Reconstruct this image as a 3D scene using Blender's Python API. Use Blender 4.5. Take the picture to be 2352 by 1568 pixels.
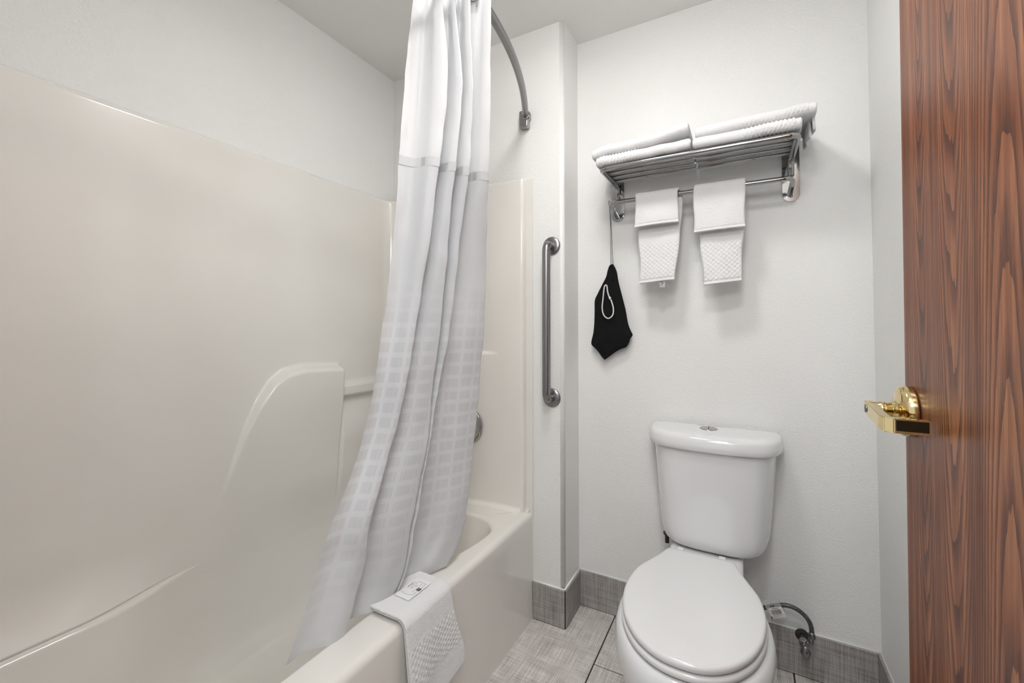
import bpy, bmesh, math, random
from mathutils import Vector, Matrix, noise
random.seed(4)
PI = math.pi
C = bpy.context.scene.collection
S = bpy.context.scene
for o in list(bpy.data.objects): bpy.data.objects.remove(o)

# ------------------------------------------------------------------ camera, world, lights, exposure
CAM_H = 1.2
cd = bpy.data.cameras.new('camera'); cam = bpy.data.objects.new('camera', cd); C.objects.link(cam)
S.camera = cam
F, YAW, PITCH, ROLL, CY = 983.256, 28.4362, 1.6178, 0.0418, 724.138
cd.sensor_fit = 'HORIZONTAL'; cd.sensor_width = 36.0; cd.lens = 36.0 * F / 2352
cd.shift_y = (CY - 784.0) / 2352
cd.clip_start = 0.02
_y, _p, _r = [math.radians(a) for a in (YAW, PITCH, ROLL)]
fw = Vector((-math.sin(_y)*math.cos(_p), math.cos(_y)*math.cos(_p), math.sin(_p)))
ri = Vector((math.cos(_y), math.sin(_y), 0)); up = ri.cross(fw)
ri, up = ri*math.cos(_r) + up*math.sin(_r), up*math.cos(_r) - ri*math.sin(_r)
M = Matrix((ri, up, -fw)).transposed().to_4x4(); M.translation = (0, 0, CAM_H); cam.matrix_world = M

w = bpy.data.worlds.new('world'); S.world = w; w.use_nodes = True
w.node_tree.nodes['Background'].inputs[0].default_value = (0.95, 0.97, 1.0, 1)
w.node_tree.nodes['Background'].inputs[1].default_value = 0.75

S.view_settings.view_transform = 'Standard'; S.view_settings.look = 'None'
S.view_settings.gamma = 1.0; S.view_settings.use_curve_mapping = False
S.view_settings.exposure = 0.07
S.cycles.max_bounces = 10; S.cycles.diffuse_bounces = 5; S.cycles.glossy_bounces = 5
S.cycles.transmission_bounces = 6; S.cycles.caustics_reflective = False; S.cycles.caustics_refractive = False
S.cycles.sample_clamp_indirect = 4.0
S.cycles.use_denoising = True; S.cycles.use_adaptive_sampling = True; S.cycles.adaptive_threshold = 0.02

def area(name, loc, target, sx, sy, power, col=(1, 1, 1)):
    ld = bpy.data.lights.new(name, 'AREA'); ld.shape = 'RECTANGLE'; ld.size = sx; ld.size_y = sy
    ld.energy = power; ld.color = col
    o = bpy.data.objects.new(name, ld); C.objects.link(o); o.location = loc
    d = Vector(target) - Vector(loc); o.rotation_euler = d.to_track_quat('-Z', 'Y').to_euler()
    return o
# added fill light at the doorway behind the camera, brightening the left side
area('doorway_fill', (0.02, -0.20, 1.98), (-0.75, 1.3, 1.0), 0.60, 0.35, 8, (1, 0.995, 0.98))
LAMP = Vector((-0.37, 0.96, 2.466)); LAMP_W = 9.5; LAMP2 = Vector((-0.04, 0.24, 2.470)); LAMP2_W = 85.0     # ceiling lamp of the bathroom (its fixture is built below)

# ------------------------------------------------------------------ materials
def mat(name, base=(0.8, 0.8, 0.8), rough=0.5, metal=0.0, **kw):
    m = bpy.data.materials.new(name); m.use_nodes = True
    b = m.node_tree.nodes['Principled BSDF']
    b.inputs['Base Color'].default_value = (*base, 1); b.inputs['Roughness'].default_value = rough
    b.inputs['Metallic'].default_value = metal
    for k, v in kw.items(): b.inputs[k.replace('_', ' ')].default_value = v
    return m
class N:                                   # tiny node helper
    def __init__(s, m): s.m = m; s.t = m.node_tree; s.b = s.t.nodes['Principled BSDF']
    def n(s, typ, **kw):
        x = s.t.nodes.new(typ)
        for k, v in kw.items():
            if k in x.inputs: x.inputs[k].default_value = v
            else: setattr(x, k, v)
        return x
    def l(s, a, b): s.t.links.new(a, b)
    def math(s, op, a, b=None, c=None):
        x = s.t.nodes.new('ShaderNodeMath'); x.operation = op
        for i, v in enumerate((a, b, c)):
            if v is None: continue
            if isinstance(v, (int, float)): x.inputs[i].default_value = v
            else: s.l(v, x.inputs[i])
        return x.outputs[0]
    def coords(s, kind='Object', scale=(1, 1, 1), rot=(0, 0, 0)):
        tc = s.n('ShaderNodeTexCoord'); mp = s.n('ShaderNodeMapping')
        mp.inputs['Scale'].default_value = scale; mp.inputs['Rotation'].default_value = rot
        s.l(tc.outputs[kind], mp.inputs[0]); return mp.outputs[0]
    def noise(s, vec, scale, detail=3, rough=0.5, dist=0.0):
        x = s.n('ShaderNodeTexNoise'); x.inputs['Scale'].default_value = scale
        x.inputs['Detail'].default_value = detail; x.inputs['Roughness'].default_value = rough
        x.inputs['Distortion'].default_value = dist; s.l(vec, x.inputs['Vector']); return x.outputs['Fac']
    def ramp(s, fac, stops):
        r = s.n('ShaderNodeValToRGB'); e = r.color_ramp.elements
        while len(e) < len(stops): e.new(0.5)
        for i, (p, c) in enumerate(stops): e[i].position = p; e[i].color = (*c, 1)
        s.l(fac, r.inputs[0]); return r.outputs[0]
    def bump(s, h, strength, dist):
        x = s.n('ShaderNodeBump'); x.inputs['Strength'].default_value = strength
        x.inputs['Distance'].default_value = dist; s.l(h, x.inputs['Height']); s.l(x.outputs[0], s.b.inputs['Normal'])
        return x
def srgb(r, g, b):
    f = lambda c: ((c/255 + 0.055)/1.055)**2.4 if c > 10 else c/255/12.92
    return (f(r), f(g), f(b))

def wall_material(name, col, strength=0.62):
    m = mat(name, col, 0.52); k = N(m); v = k.coords()
    a = k.noise(v, 190, 4, 0.6, 0.7); b2 = k.noise(v, 520, 2, 0.5, 0.2)
    r = k.ramp(a, [(0.36, (0, 0, 0)), (0.60, (1, 1, 1))])
    h = k.math('ADD', r, k.math('MULTIPLY', b2, 0.35))
    k.bump(h, strength, 0.0013)
    c = k.noise(v, 3.0, 2); k.l(k.ramp(c, [(0.3, tuple(x*0.975 for x in col)), (0.7, col)]), k.b.inputs['Base Color'])
    return m
M_WALL = wall_material('textured_white_paint', (0.80, 0.80, 0.785))
M_CEIL = wall_material('ceiling_paint', (0.80, 0.80, 0.785), 0.22)
M_FIBER = mat('cream_gelcoat', (0.76, 0.735, 0.69), 0.16, Coat_Weight=0.3, Coat_Roughness=0.05)
k = N(M_FIBER); v = k.coords(); k.bump(k.noise(v, 9, 2), 0.12, 0.004)
c = k.noise(v, 4.0, 3); k.l(k.ramp(c, [(0.35, (0.705, 0.685, 0.645)), (0.7, (0.73, 0.71, 0.67))]), k.b.inputs['Base Color'])
M_CHINA = mat('white_vitreous_china', (0.70, 0.705, 0.71), 0.09, Coat_Weight=0.5, Coat_Roughness=0.03)
M_SEAT = mat('white_seat_plastic', (0.70, 0.705, 0.705), 0.17)
M_CHROME = mat('polished_steel', (0.40, 0.40, 0.395), 0.09, 1.0)
M_STEEL = mat('brushed_steel', (0.27, 0.27, 0.27), 0.30, 1.0)
k = N(M_STEEL); k.bump(k.noise(k.coords(scale=(1, 1, 40)), 30, 2), 0.12, 0.0005)
M_DSTEEL = mat('dull_dark_metal', (0.25, 0.25, 0.24), 0.38, 1.0)
M_BRASS = mat('polished_brass', (0.80, 0.64, 0.33), 0.10, 1.0)
M_BRASSD = mat('brass_dark_reflection', (0.03, 0.022, 0.01), 0.25, 0.6)  # dark reflection in the brass, put into the colour
M_DARK = mat('dark_grout', (0.035, 0.03, 0.028), 0.85)
M_BLACK = mat('black_print', (0.015, 0.015, 0.015), 0.6)
M_RUBBER = mat('black_rubber', (0.02, 0.02, 0.02), 0.5)
M_CAULK = mat('white_caulk', (0.82, 0.82, 0.80), 0.45)
M_BAG = mat('black_velvet', (0.004, 0.004, 0.0045), 0.9, Specular_IOR_Level=0.2, Sheen_Weight=0.04, Sheen_Roughness=0.4)
k = N(M_BAG); k.bump(k.noise(k.coords(), 60, 4), 0.4, 0.003)
M_CORD = mat('white_braided_cord', (0.62, 0.62, 0.60), 0.8)
k = N(M_CORD); wv = k.n('ShaderNodeTexWave'); wv.inputs['Scale'].default_value = 90; k.l(k.coords(rot=(0.6, 0, 0.5)), wv.inputs[0]); k.bump(wv.outputs['Fac'], 0.6, 0.0006)
M_BCORD = mat('dark_thin_cord', (0.06, 0.06, 0.055), 0.8)
M_BRAID = mat('braided_steel_hose', (0.10, 0.10, 0.10), 0.45, 0.7)
k = N(M_BRAID); ck = k.n('ShaderNodeTexChecker'); ck.inputs['Scale'].default_value = 420
k.l(k.coords(rot=(0.7, 0.7, 0.7)), ck.inputs[0]); k.bump(ck.outputs['Fac'], 0.7, 0.0006)
k.l(k.ramp(ck.outputs['Fac'], [(0.0, (0.05, 0.05, 0.05)), (1.0, (0.17, 0.17, 0.165))]), k.b.inputs['Base Color'])

def terry(name, amt=0.9):
    m = mat(name, (0.86, 0.86, 0.86), 0.95, Sheen_Weight=0.2)
    k = N(m); v = k.coords()
    h = k.math('ADD', k.noise(v, 330, 3, 0.7), k.math('MULTIPLY', k.noise(v, 38, 3), 0.9))
    k.bump(h, amt, 0.0045); return m
M_TERRY = terry('white_terry'); 
M_HEM = mat('flat_woven_hem', (0.76, 0.76, 0.755), 0.9); k = N(M_HEM); k.bump(k.noise(k.coords(scale=(1, 1, 1)), 500, 2), 0.25, 0.0006)
M_BAND = mat('doubled_grey_seam', (0.55, 0.56, 0.57), 0.7)
M_LABEL = mat('smooth_woven_label', (0.76, 0.765, 0.77), 0.6)

def tile_material(name, axis, seed, dark=1.0):
    """linen-look porcelain: fine threads running along both directions of the tile"""
    m = mat(name, (0.4, 0.38, 0.36), 0.42); k = N(m)
    def threads(sc, det=2):
        return k.noise(k.coords(scale=sc), 1.0, det, 0.6)
    if axis == 'Z':   a, b = threads((330, 7, 1), 3), threads((7, 330, 1), 3)
    elif axis == 'Y': a, b = threads((330, 7, 7), 3), threads((7, 7, 330), 3)
    else:             a, b = threads((7, 330, 7), 3), threads((7, 7, 330), 3)
    big = k.noise(k.coords(), 14, 3)
    s = k.math('ADD', k.math('MULTIPLY', a, 0.5), k.math('MULTIPLY', b, 0.42))
    s = k.math('ADD', s, k.math('MULTIPLY', big, 0.22))
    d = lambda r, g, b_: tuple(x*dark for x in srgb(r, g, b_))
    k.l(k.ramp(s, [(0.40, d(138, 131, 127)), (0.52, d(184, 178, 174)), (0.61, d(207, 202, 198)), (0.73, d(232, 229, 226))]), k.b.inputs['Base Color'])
    k.bump(s, 0.15, 0.0006)
    return m
M_TILEZ = tile_material('linen_floor_tile', 'Z', 1, 1.0)
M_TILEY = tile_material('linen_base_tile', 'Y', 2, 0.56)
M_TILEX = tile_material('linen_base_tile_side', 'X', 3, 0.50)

def wood_material():
    m = mat('oak_veneer', (0.3, 0.15, 0.09), 0.38); k = N(m)
    tc = k.n('ShaderNodeTexCoord'); sep = k.n('ShaderNodeSeparateXYZ'); k.l(tc.outputs['Object'], sep.inputs[0])
    Y, Z = sep.outputs['Y'], sep.outputs['Z']
    warp = k.noise(k.coords(scale=(1, 5, 0.55)), 2.2, 3, 0.5)
    warp2 = k.noise(k.coords(scale=(1, 30, 2.2)), 1.6, 3, 0.6)
    def rings(y0, tilt, z0, d0, ky=1.0):
        dy = k.math('MULTIPLY', k.math('SUBTRACT', Y, y0), ky)
        dd = k.math('ADD', k.math('MULTIPLY', k.math('SUBTRACT', Z, z0), tilt), d0)
        return k.math('SQRT', k.math('ADD', k.math('MULTIPLY', dy, dy), k.math('MULTIPLY', dd, dd)))
    def at(y0, hw, sgn, zc):                      # stack of long cathedral arches around one centre line
        r = rings(y0, 0.035*sgn, zc, 0.075, 1.0)
        r = k.math('ADD', r, k.math('MULTIPLY', warp, 0.012)); r = k.math('ADD', r, k.math('MULTIPLY', warp2, 0.0035))
        return r
    r1 = at(0.700, 0.1, 1, 0.9)
    r2 = at(0.845, 0.05, -1, 1.6)
    r3 = at(0.965, 0.05, -1, 1.1)
    def sel(edge, a, b):                          # blend between neighbouring figure zones
        t = k.n('ShaderNodeMapRange'); t.inputs['From Min'].default_value = edge-0.012; t.inputs['From Max'].default_value = edge+0.012
        k.l(Y, t.inputs['Value']); t = t.outputs[0]
        return k.math('ADD', k.math('MULTIPLY', a, k.math('SUBTRACT', 1.0, t)), k.math('MULTIPLY', b, t))
    def bands(r, f):
        fr = k.math('FRACT', k.math('MULTIPLY', r, f))
        return k.ramp(fr, [(0.0, (1, 1, 1)), (0.10, (0.75,)*3), (0.55, (0.06,)*3), (0.96, (0, 0, 0))])
    g = sel(0.90, sel(0.785, bands(r1, 190), bands(r2, 290)), bands(r3, 320))
    pore = k.noise(k.coords(scale=(1, 900, 26)), 1.0, 2, 0.6)
    streak = k.noise(k.coords(scale=(1, 60, 1.6)), 1.0, 4, 0.6)
    g2 = k.math('MULTIPLY', g, k.math('MULTIPLY_ADD', pore, 1.3, 0.25))
    g3 = k.math('ADD', k.math('MULTIPLY', g2, 0.62), k.math('MULTIPLY', k.math('SUBTRACT', streak, 0.35), 1.15))
    g3 = k.math('ADD', g3, k.math('MULTIPLY', k.math('SUBTRACT', pore, 0.5), 0.35))
    col = k.ramp(g3, [(0.0, srgb(158, 103, 69)), (0.20, srgb(130, 77, 47)), (0.46, srgb(98, 52, 29)), (0.85, srgb(62, 30, 16))])
    k.l(col, k.b.inputs['Base Color']); k.bump(k.math('MULTIPLY', g3, -1.0), 0.35, 0.0006)
    return m
M_WOOD = wood_material()
M_WOOD.node_tree.nodes['Principled BSDF'].inputs['Specular IOR Level'].default_value = 0.35
M_WOODE = mat('oak_edge', srgb(96, 56, 38), 0.5)

def curtain_material(name, pattern):
    m = mat(name, (0.86, 0.865, 0.875), 0.55, Sheen_Weight=0.15); k = N(m)
    tc = k.n('ShaderNodeTexCoord'); sep = k.n('ShaderNodeSeparateXYZ'); k.l(tc.outputs['UV'], sep.inputs[0])
    U_, V_ = sep.outputs['X'], sep.outputs['Y']
    fine = k.noise(k.coords(), 34, 4, 0.6, 0.6)
    if pattern:
        fv = k.math('FRACT', k.math('DIVIDE', V_, 0.040)); fu = k.math('FRACT', k.math('DIVIDE', U_, 0.021))
        fu2 = k.math('FRACT', k.math('DIVIDE', U_, 0.041))
        band = k.math('GREATER_THAN', fv, 0.66); line = k.math('GREATER_THAN', fu, 0.90); wide = k.math('GREATER_THAN', fu2, 0.78)
        p = k.math('MAXIMUM', k.math('MAXIMUM', band, k.math('MULTIPLY', line, 0.7)), wide)
        mr = k.n('ShaderNodeMapRange'); mr.inputs['From Min'].default_value = -1.36; mr.inputs['From Max'].default_value = -1.12; k.l(V_, mr.inputs['Value'])
        mr2 = k.n('ShaderNodeMapRange'); mr2.inputs['From Min'].default_value = -0.50; mr2.inputs['From Max'].default_value = -0.72; k.l(V_, mr2.inputs['Value'])
        p = k.math('ADD', k.math('MULTIPLY', k.math('SUBTRACT', p, 0.45), k.math('MULTIPLY', mr.outputs[0], k.math('MULTIPLY_ADD', mr2.outputs[0], 0.85, 0.15))), 0.45)
        r = k.n('ShaderNodeMapRange'); r.inputs['From Min'].default_value = 0; r.inputs['From Max'].default_value = 1
        k.l(p, r.inputs['Value']); 
        col = k.ramp(p, [(0.0, (0.62, 0.63, 0.65)), (1.0, (0.70, 0.71, 0.73))]); k.l(col, k.b.inputs['Base Color'])
    k.bump(fine, 0.30, 0.004)
    tr = k.n('ShaderNodeBsdfTranslucent'); tr.inputs['Color'].default_value = (0.86, 0.87, 0.88, 1)
    mx = k.n('ShaderNodeMixShader'); mx.inputs[0].default_value = 0.22 if pattern else 0.34
    k.l(k.b.outputs[0], mx.inputs[1]); k.l(tr.outputs[0], mx.inputs[2]); k.l(mx.outputs[0], k.t.nodes['Material Output'].inputs['Surface'])
    return m
M_CURT = curtain_material('patterned_curtain_cloth', True)
M_SHEER = curtain_material('plain_sheer_cloth', False)
M_LINER = curtain_material('white_liner', False)
M_EMIT = mat('lamp_glass', (1, 1, 1), 0.4); M_EMIT.node_tree.nodes['Principled BSDF'].inputs['Emission Color'].default_value = (1, 0.99, 0.975, 1)
M_EMIT.node_tree.nodes['Principled BSDF'].inputs['Emission Strength'].default_value = 1.0
M_WHITE = mat('white_enamel', (0.8, 0.8, 0.8), 0.4)
M_CLEAR = mat('clear_film', (0.75, 0.75, 0.74), 0.15, Alpha=0.45)

# ------------------------------------------------------------------ mesh helpers
def link(name, me, parent=None, m=None, smooth=False, label=None):
    o = bpy.data.objects.new(name, me); C.objects.link(o)
    if m is not None: me.materials.append(m)
    if smooth:
        for p in me.polygons: p.use_smooth = True
    if parent is not None: o.parent = parent
    if label: o['label'] = label
    return o
def from_data(name, vs, fs, m, parent=None, smooth=False, label=None, uv=None):
    me = bpy.data.meshes.new(name); me.from_pydata([tuple(v) for v in vs], [], fs)
    if uv is not None:
        L = me.uv_layers.new(name='uv')
        for lp in me.loops: L.data[lp.index].uv = uv[lp.vertex_index]
    me.update(); return link(name, me, parent, m, smooth, label)
def from_bm(name, bm, m, parent=None, smooth=False, label=None):
    me = bpy.data.meshes.new(name); bmesh.ops.recalc_face_normals(bm, faces=bm.faces); bm.to_mesh(me); bm.free()
    return link(name, me, parent, m, smooth, label)
def tag(o, label, cat=None, group=None, kind=None):
    o['label'] = label
    if cat: o['category'] = cat
    if group: o['group'] = group
    if kind: o['kind'] = kind
    return o
def thing(name, loc, label, cat, group=None):
    o = bpy.data.objects.new(name, None); C.objects.link(o); o.location = loc; o.empty_display_size = 0.05
    return tag(o, label, cat, group)
def under(parent):                       # children are modelled in world space: undo the parent's offset
    def f(o): o.parent = parent; o.matrix_parent_inverse = Matrix.Translation(-parent.location); return o
    return f
def bm_box(bm, lo, hi):
    vs = [bm.verts.new((x, y, z)) for x in (lo[0], hi[0]) for y in (lo[1], hi[1]) for z in (lo[2], hi[2])]
    for f in ((0,1,3,2), (4,6,7,5), (0,4,5,1), (2,3,7,6), (0,2,6,4), (1,5,7,3)): bm.faces.new([vs[i] for i in f])
def box(name, lo, hi, m, parent=None, bevel=0.0, seg=2, label=None):
    bm = bmesh.new(); bm_box(bm, lo, hi)
    if bevel: bmesh.ops.bevel(bm, geom=list(bm.edges), offset=bevel, segments=seg, affect='EDGES', profile=0.6)
    return from_bm(name, bm, m, parent, bevel > 0.002 and seg > 2, label)
def tube(name, pts, r, m, parent=None, n=16, label=None, closed=False, rs=None, ex=None):
    """round tube along a polyline (parallel transport)"""
    P = [Vector(p) for p in pts]; vs, fs = [], []
    T = []
    for i in range(len(P)):
        a = P[i-1] if (i > 0 or closed) else P[i]; b = P[(i+1) % len(P)] if (i < len(P)-1 or closed) else P[i]
        T.append((b-a).normalized())
    ref = Vector((0, 0, 1)) if abs(T[0].z) < 0.9 else Vector((1, 0, 0))
    nrm = (ref - T[0]*ref.dot(T[0])).normalized()
    for i in range(len(P)):
        nrm = (nrm - T[i]*nrm.dot(T[i])).normalized(); bi = T[i].cross(nrm)
        rr = rs[i] if rs else r
        for j in range(n):
            a = 2*PI*j/n; vs.append(P[i] + (nrm*math.cos(a)*(ex or 1) + bi*math.sin(a))*rr)
    nn = len(P)
    for i in range(nn if closed else nn-1):
        for j in range(n):
            fs.append((i*n+j, i*n+(j+1) % n, ((i+1) % nn)*n+(j+1) % n, ((i+1) % nn)*n+j))
    if not closed:
        fs.append(tuple(reversed(range(n)))); fs.append(tuple((nn-1)*n+j for j in range(n)))
    return from_data(name, vs, fs, m, parent, True, label)
def spline(pts, k=8, closed=False):
    """Catmull-Rom through points"""
    P = [Vector(p) for p in pts]; out = []; n = len(P)
    for i in range(n if closed else n-1):
        g = (lambda j: P[j % n]) if closed else (lambda j: P[max(0, min(n-1, j))])
        p0, p1, p2, p3 = g(i-1), g(i), g(i+1), g(i+2)
        for s in range(k):
            t = s/k
            out.append(0.5*((2*p1) + (p2-p0)*t + (2*p0-5*p1+4*p2-p3)*t*t + (3*p1-p0-3*p2+p3)*t**3))
    if not closed: out.append(P[-1])
    return out
def bend(pts, r, k=8):
    """polyline with its inner corners rounded to radius r"""
    P = [Vector(p) for p in pts]; out = [P[0]]
    for i in range(1, len(P)-1):
        a = (P[i-1]-P[i]).normalized(); b = (P[i+1]-P[i]).normalized(); ang = a.angle(b); d = r/math.tan(ang/2)
        s, e = P[i]+a*d, P[i]+b*d
        for t in range(k+1):
            u = t/k; out.append(s*(1-u)**2 + P[i]*2*u*(1-u) + e*u*u)
    out.append(P[-1]); return out
def loft(name, rings, m, parent=None, cap0=True, cap1=True, label=None, smooth=True, closed=True):
    n = len(rings[0]); vs = [v for r in rings for v in r]; fs = []
    for i in range(len(rings)-1):
        for j in range(n if closed else n-1):
            fs.append((i*n+j, i*n+(j+1) % n, (i+1)*n+(j+1) % n, (i+1)*n+j))
    if cap0: fs.append(tuple(reversed(range(n))))
    if cap1: fs.append(tuple((len(rings)-1)*n+j for j in range(n)))
    return from_data(name, vs, fs, m, parent, smooth, label)
def lathe(name, origin, axis, prof, m, parent=None, n=32, label=None):
    """prof: (radius, distance along the axis)"""
    ax = Vector(axis).normalized(); ref = Vector((0, 0, 1)) if abs(ax.z) < 0.9 else Vector((1, 0, 0))
    a = ref.cross(ax).normalized(); b = ax.cross(a)
    rings = [[Vector(origin) + ax*h + (a*math.cos(2*PI*j/n) + b*math.sin(2*PI*j/n))*max(r, 1e-5) for j in range(n)] for r, h in prof]
    return loft(name, rings, m, parent, label=label)
def sstep(a, b, x):
    t = max(0.0, min(1.0, (x-a)/(b-a))); return t*t*(3-2*t)
def lerp_tab(tab, x):
    if x <= tab[0][0]: return tab[0][1]
    for (a, b), (c, d) in zip(tab, tab[1:]):
        if x <= c: return b + (d-b)*(x-a)/(c-a)
    return tab[-1][1]

# ------------------------------------------------------------------ room shell
XL, XP, XR = -1.5857, -0.6464, 0.3782
YP, YB, YF = 1.6358, 1.8121, 0.09
ZC = 2.478; BH = 0.149; TT = 0.011
def prism(name, poly, z0, z1, m, parent=None, smooth=False):
    rings = [[Vector((x, y, z0)) for x, y in poly], [Vector((x, y, z1)) for x, y in poly]]
    return loft(name, rings, m, parent, smooth=smooth)
def structure(o, label): return tag(o, label, kind='structure')
structure(box('wall_left', (XL-0.1, YF-0.1, 0), (XL, YP+0.1, ZC), M_WALL), 'white textured wall above the tub surround')
structure(box('wall_right', (XR, -0.02, 0), (XR+0.1, YB+0.1, ZC), M_WALL), 'white textured wall behind the open door')
structure(box('wall_back', (XP-0.02, YB, 0), (XR+0.1, YB+0.1, ZC), M_WALL), 'white textured wall behind the toilet')
# alcove end wall with its bullnosed corner, one mesh
R = 0.016
arc = [(XP-R+R*math.sin(a), YP+R-R*math.cos(a)) for a in [PI/2*i/8 for i in range(9)]]
poly = [(XL-0.1, YP)] + arc + [(XP, YB+0.05), (XP-0.06, YB+0.05), (XP-0.06, YP+0.1), (XL-0.1, YP+0.1)]
o = prism('wall_alcove', poly, 0, ZC, M_WALL); structure(o, 'white textured wall with rounded corner between tub and toilet')
for p in o.data.polygons:
    if len(p.vertices) == 4 and 0.02 > (o.data.vertices[p.vertices[0]].co.xy - o.data.vertices[p.vertices[1]].co.xy).length: p.use_smooth = True
bm = bmesh.new(); bm_box(bm, (XL-0.1, YF-0.1, 0), (-0.64, YF, ZC)); bm_box(bm, (-0.64, YF-0.1, 2.06), (XR+0.02, YF, ZC))
structure(from_bm('wall_front', bm, M_WALL), 'white wall with the doorway behind the camera')
structure(box('ceiling', (XL-0.1, YF-0.1, ZC), (XR+0.1, YB+0.1, ZC+0.08), M_CEIL), 'smooth white ceiling')
fl = structure(box('floor', (XL-0.1, -2.2, -0.04), (1.2, YB+0.1, -0.004), M_DARK), 'floor of large grey linen-look tiles with dark grout')
G = 0.0025
def tile(x0, x1, y0, y1):
    return box('tile', (x0+G, y0+G, -0.012), (x1-G, y1-G, 0.0), M_TILEZ, fl, 0.0008, 1)
tile(-0.80, -0.487, 1.19, YB); tile(-0.80, -0.487, 0.58, 1.19); tile(-0.80, -0.487, -0.03, 0.58)
ys = [YB+0.003, 1.514, 1.209, 0.904, 0.599, 0.294, -0.01]
for a, b in zip(ys[1:], ys):
    tile(-0.487, 0.137, a, b); tile(0.137, XR, a, b)
# tiled bases: each with grout backing, tiles and a painted caulk line on top
def base(name, label, segs, ax):
    # segs: list of (lo, hi) boxes
    bm = bmesh.new()
    for lo, hi in segs:
        l2, h2 = list(lo), list(hi)
        if ax == 'Y': l2[1] += 0.004
        else: 
            if name == 'baseboard_right': l2[0] += 0.004
            else: h2[0] -= 0.004
        h2[2] -= 0.002
        bm_box(bm, l2, h2)
    o = structure(from_bm(name, bm, M_DARK), label)
    for lo, hi in segs:
        l2, h2 = list(lo), list(hi); i = 0 if ax == 'Y' else 1
        l2[i] += 0.002; h2[i] -= 0.002; l2[2] += 0.003
        if ax == 'Y': h2[1] -= 0.003
        elif name == 'baseboard_right': h2[0] -= 0.003
        else: l2[0] += 0.003
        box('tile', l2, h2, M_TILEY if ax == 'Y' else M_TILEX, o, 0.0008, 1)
    return o
base('baseboard_alcove', 'grey linen tile base on the narrow wall beside the tub', [((-0.783, YP-TT, 0), (XP+0.006, YP, BH))], 'Y')
base('baseboard_return', 'short grey tile base around the corner toward the toilet wall', [((XP, YP-TT+0.006, 0), (XP+TT, YB-TT, BH))], 'X')
base('baseboard_back', 'grey linen tile base behind the toilet', [((XP+0.002, YB-TT, 0), (-0.03, YB, BH)), ((-0.03, YB-TT, 0), (XR-0.009, YB, BH))], 'Y')
base('baseboard_right', 'grey tile base along the right wall', [((XR-TT, 1.19, 0), (XR, YB-0.002, BH)), ((XR-TT, 0.58, 0), (XR, 1.19, BH))], 'X')
def caulk(name, a, b, r=0.0038):
    o = tube(name, [a, b], r, M_CAULK, n=8); structure(o, 'white painted caulk line on top of the tile base')
caulk('trim_1', (-0.785, YP-0.002, BH+0.001), (XP+0.002, YP-0.002, BH+0.001))
caulk('trim_2', (XP+0.002, YP, BH+0.001), (XP+0.002, YB-0.002, BH+0.001))
caulk('trim_3', (XP, YB-0.002, BH+0.001), (XR, YB-0.002, BH+0.001))
caulk('trim_4', (XR-0.002, YB, BH+0.001), (XR-0.002, 0.3, BH+0.001))

# ceiling lamp, above and outside the picture; its light belongs to it
t = thing('ceiling_lamp', LAMP + Vector((0, 0, 0.008)), 'round white ceiling lamp above the room', 'lamp'); U_ = under(t)
U_(lathe('base', LAMP + Vector((0, 0, 0.008)), (0, 0, -1), [(0.0, 0), (0.13, 0), (0.135, 0.012), (0.125, 0.02), (0, 0.02)], M_WHITE))
U_(lathe('lamp_shade', LAMP + Vector((0, 0, -0.012)), (0, 0, -1), [(0.0, 0), (0.118, 0), (0.123, 0.012), (0.112, 0.028), (0.08, 0.038), (0, 0.043)], M_EMIT))
M_EMIT.node_tree.nodes['Principled BSDF'].inputs['Emission Strength'].default_value = LAMP_W*6.0

t = thing('ceiling_fan_light', LAMP2 + Vector((0, 0, 0.007)), 'square white ceiling fan light near the doorway', 'lamp'); U_ = under(t)
M_EMIT2 = M_EMIT.copy(); M_EMIT2.node_tree.nodes['Principled BSDF'].inputs['Emission Strength'].default_value = LAMP2_W
U_(box('grille', LAMP2 + Vector((-0.15, -0.13, -0.012)), LAMP2 + Vector((0.15, 0.13, 0.007)), M_WHITE, None, 0.006, 2))
U_(box('lamp_lens', LAMP2 + Vector((-0.11, -0.09, -0.020)), LAMP2 + Vector((0.11, 0.09, -0.0125)), M_EMIT2, None, 0.003, 2))

# ------------------------------------------------------------------ one-piece tub and surround
tub = thing('bathtub', (-1.18, 0.87, 0), 'cream moulded bathtub with matching wall surround along the left wall', 'bathtub'); TU = under(tub)
XW, YE = XL+0.014, YP-0.030           # inner faces of the back and end panels
RC = 0.055
def plan_path():
    P = []
    y = 0.10
    while y < YE-RC: P.append((XW, y, 1, 0)); y += 0.006
    for i in range(13):
        a = PI/2*i/12; P.append((XW+RC-RC*math.cos(a), YE-RC+RC*math.sin(a), math.cos(a), -math.sin(a)))
    x = XW+RC+0.006
    while x < -0.832: P.append((x, YE, 0, -1)); x += 0.006
    for i in range(7):
        a = PI/2*i/6; P.append((-0.832+0.016*math.sin(a), YE+0.016-0.016*math.cos(a), math.sin(a), -math.cos(a)))
    P += [(-0.815, YP-0.004, 1, 0), (-0.812, YP-0.003, 0, -1), (-0.799, YP-0.002, 0, -1)]
    return P
ztop = [(0.60, 0.20), (0.80, 0.58), (0.851, 0.71), (0.893, 0.834), (0.938, 0.934), (0.986, 1.005), (1.037, 1.040), (1.111, 1.052), (1.30, 1.043)]
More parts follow.
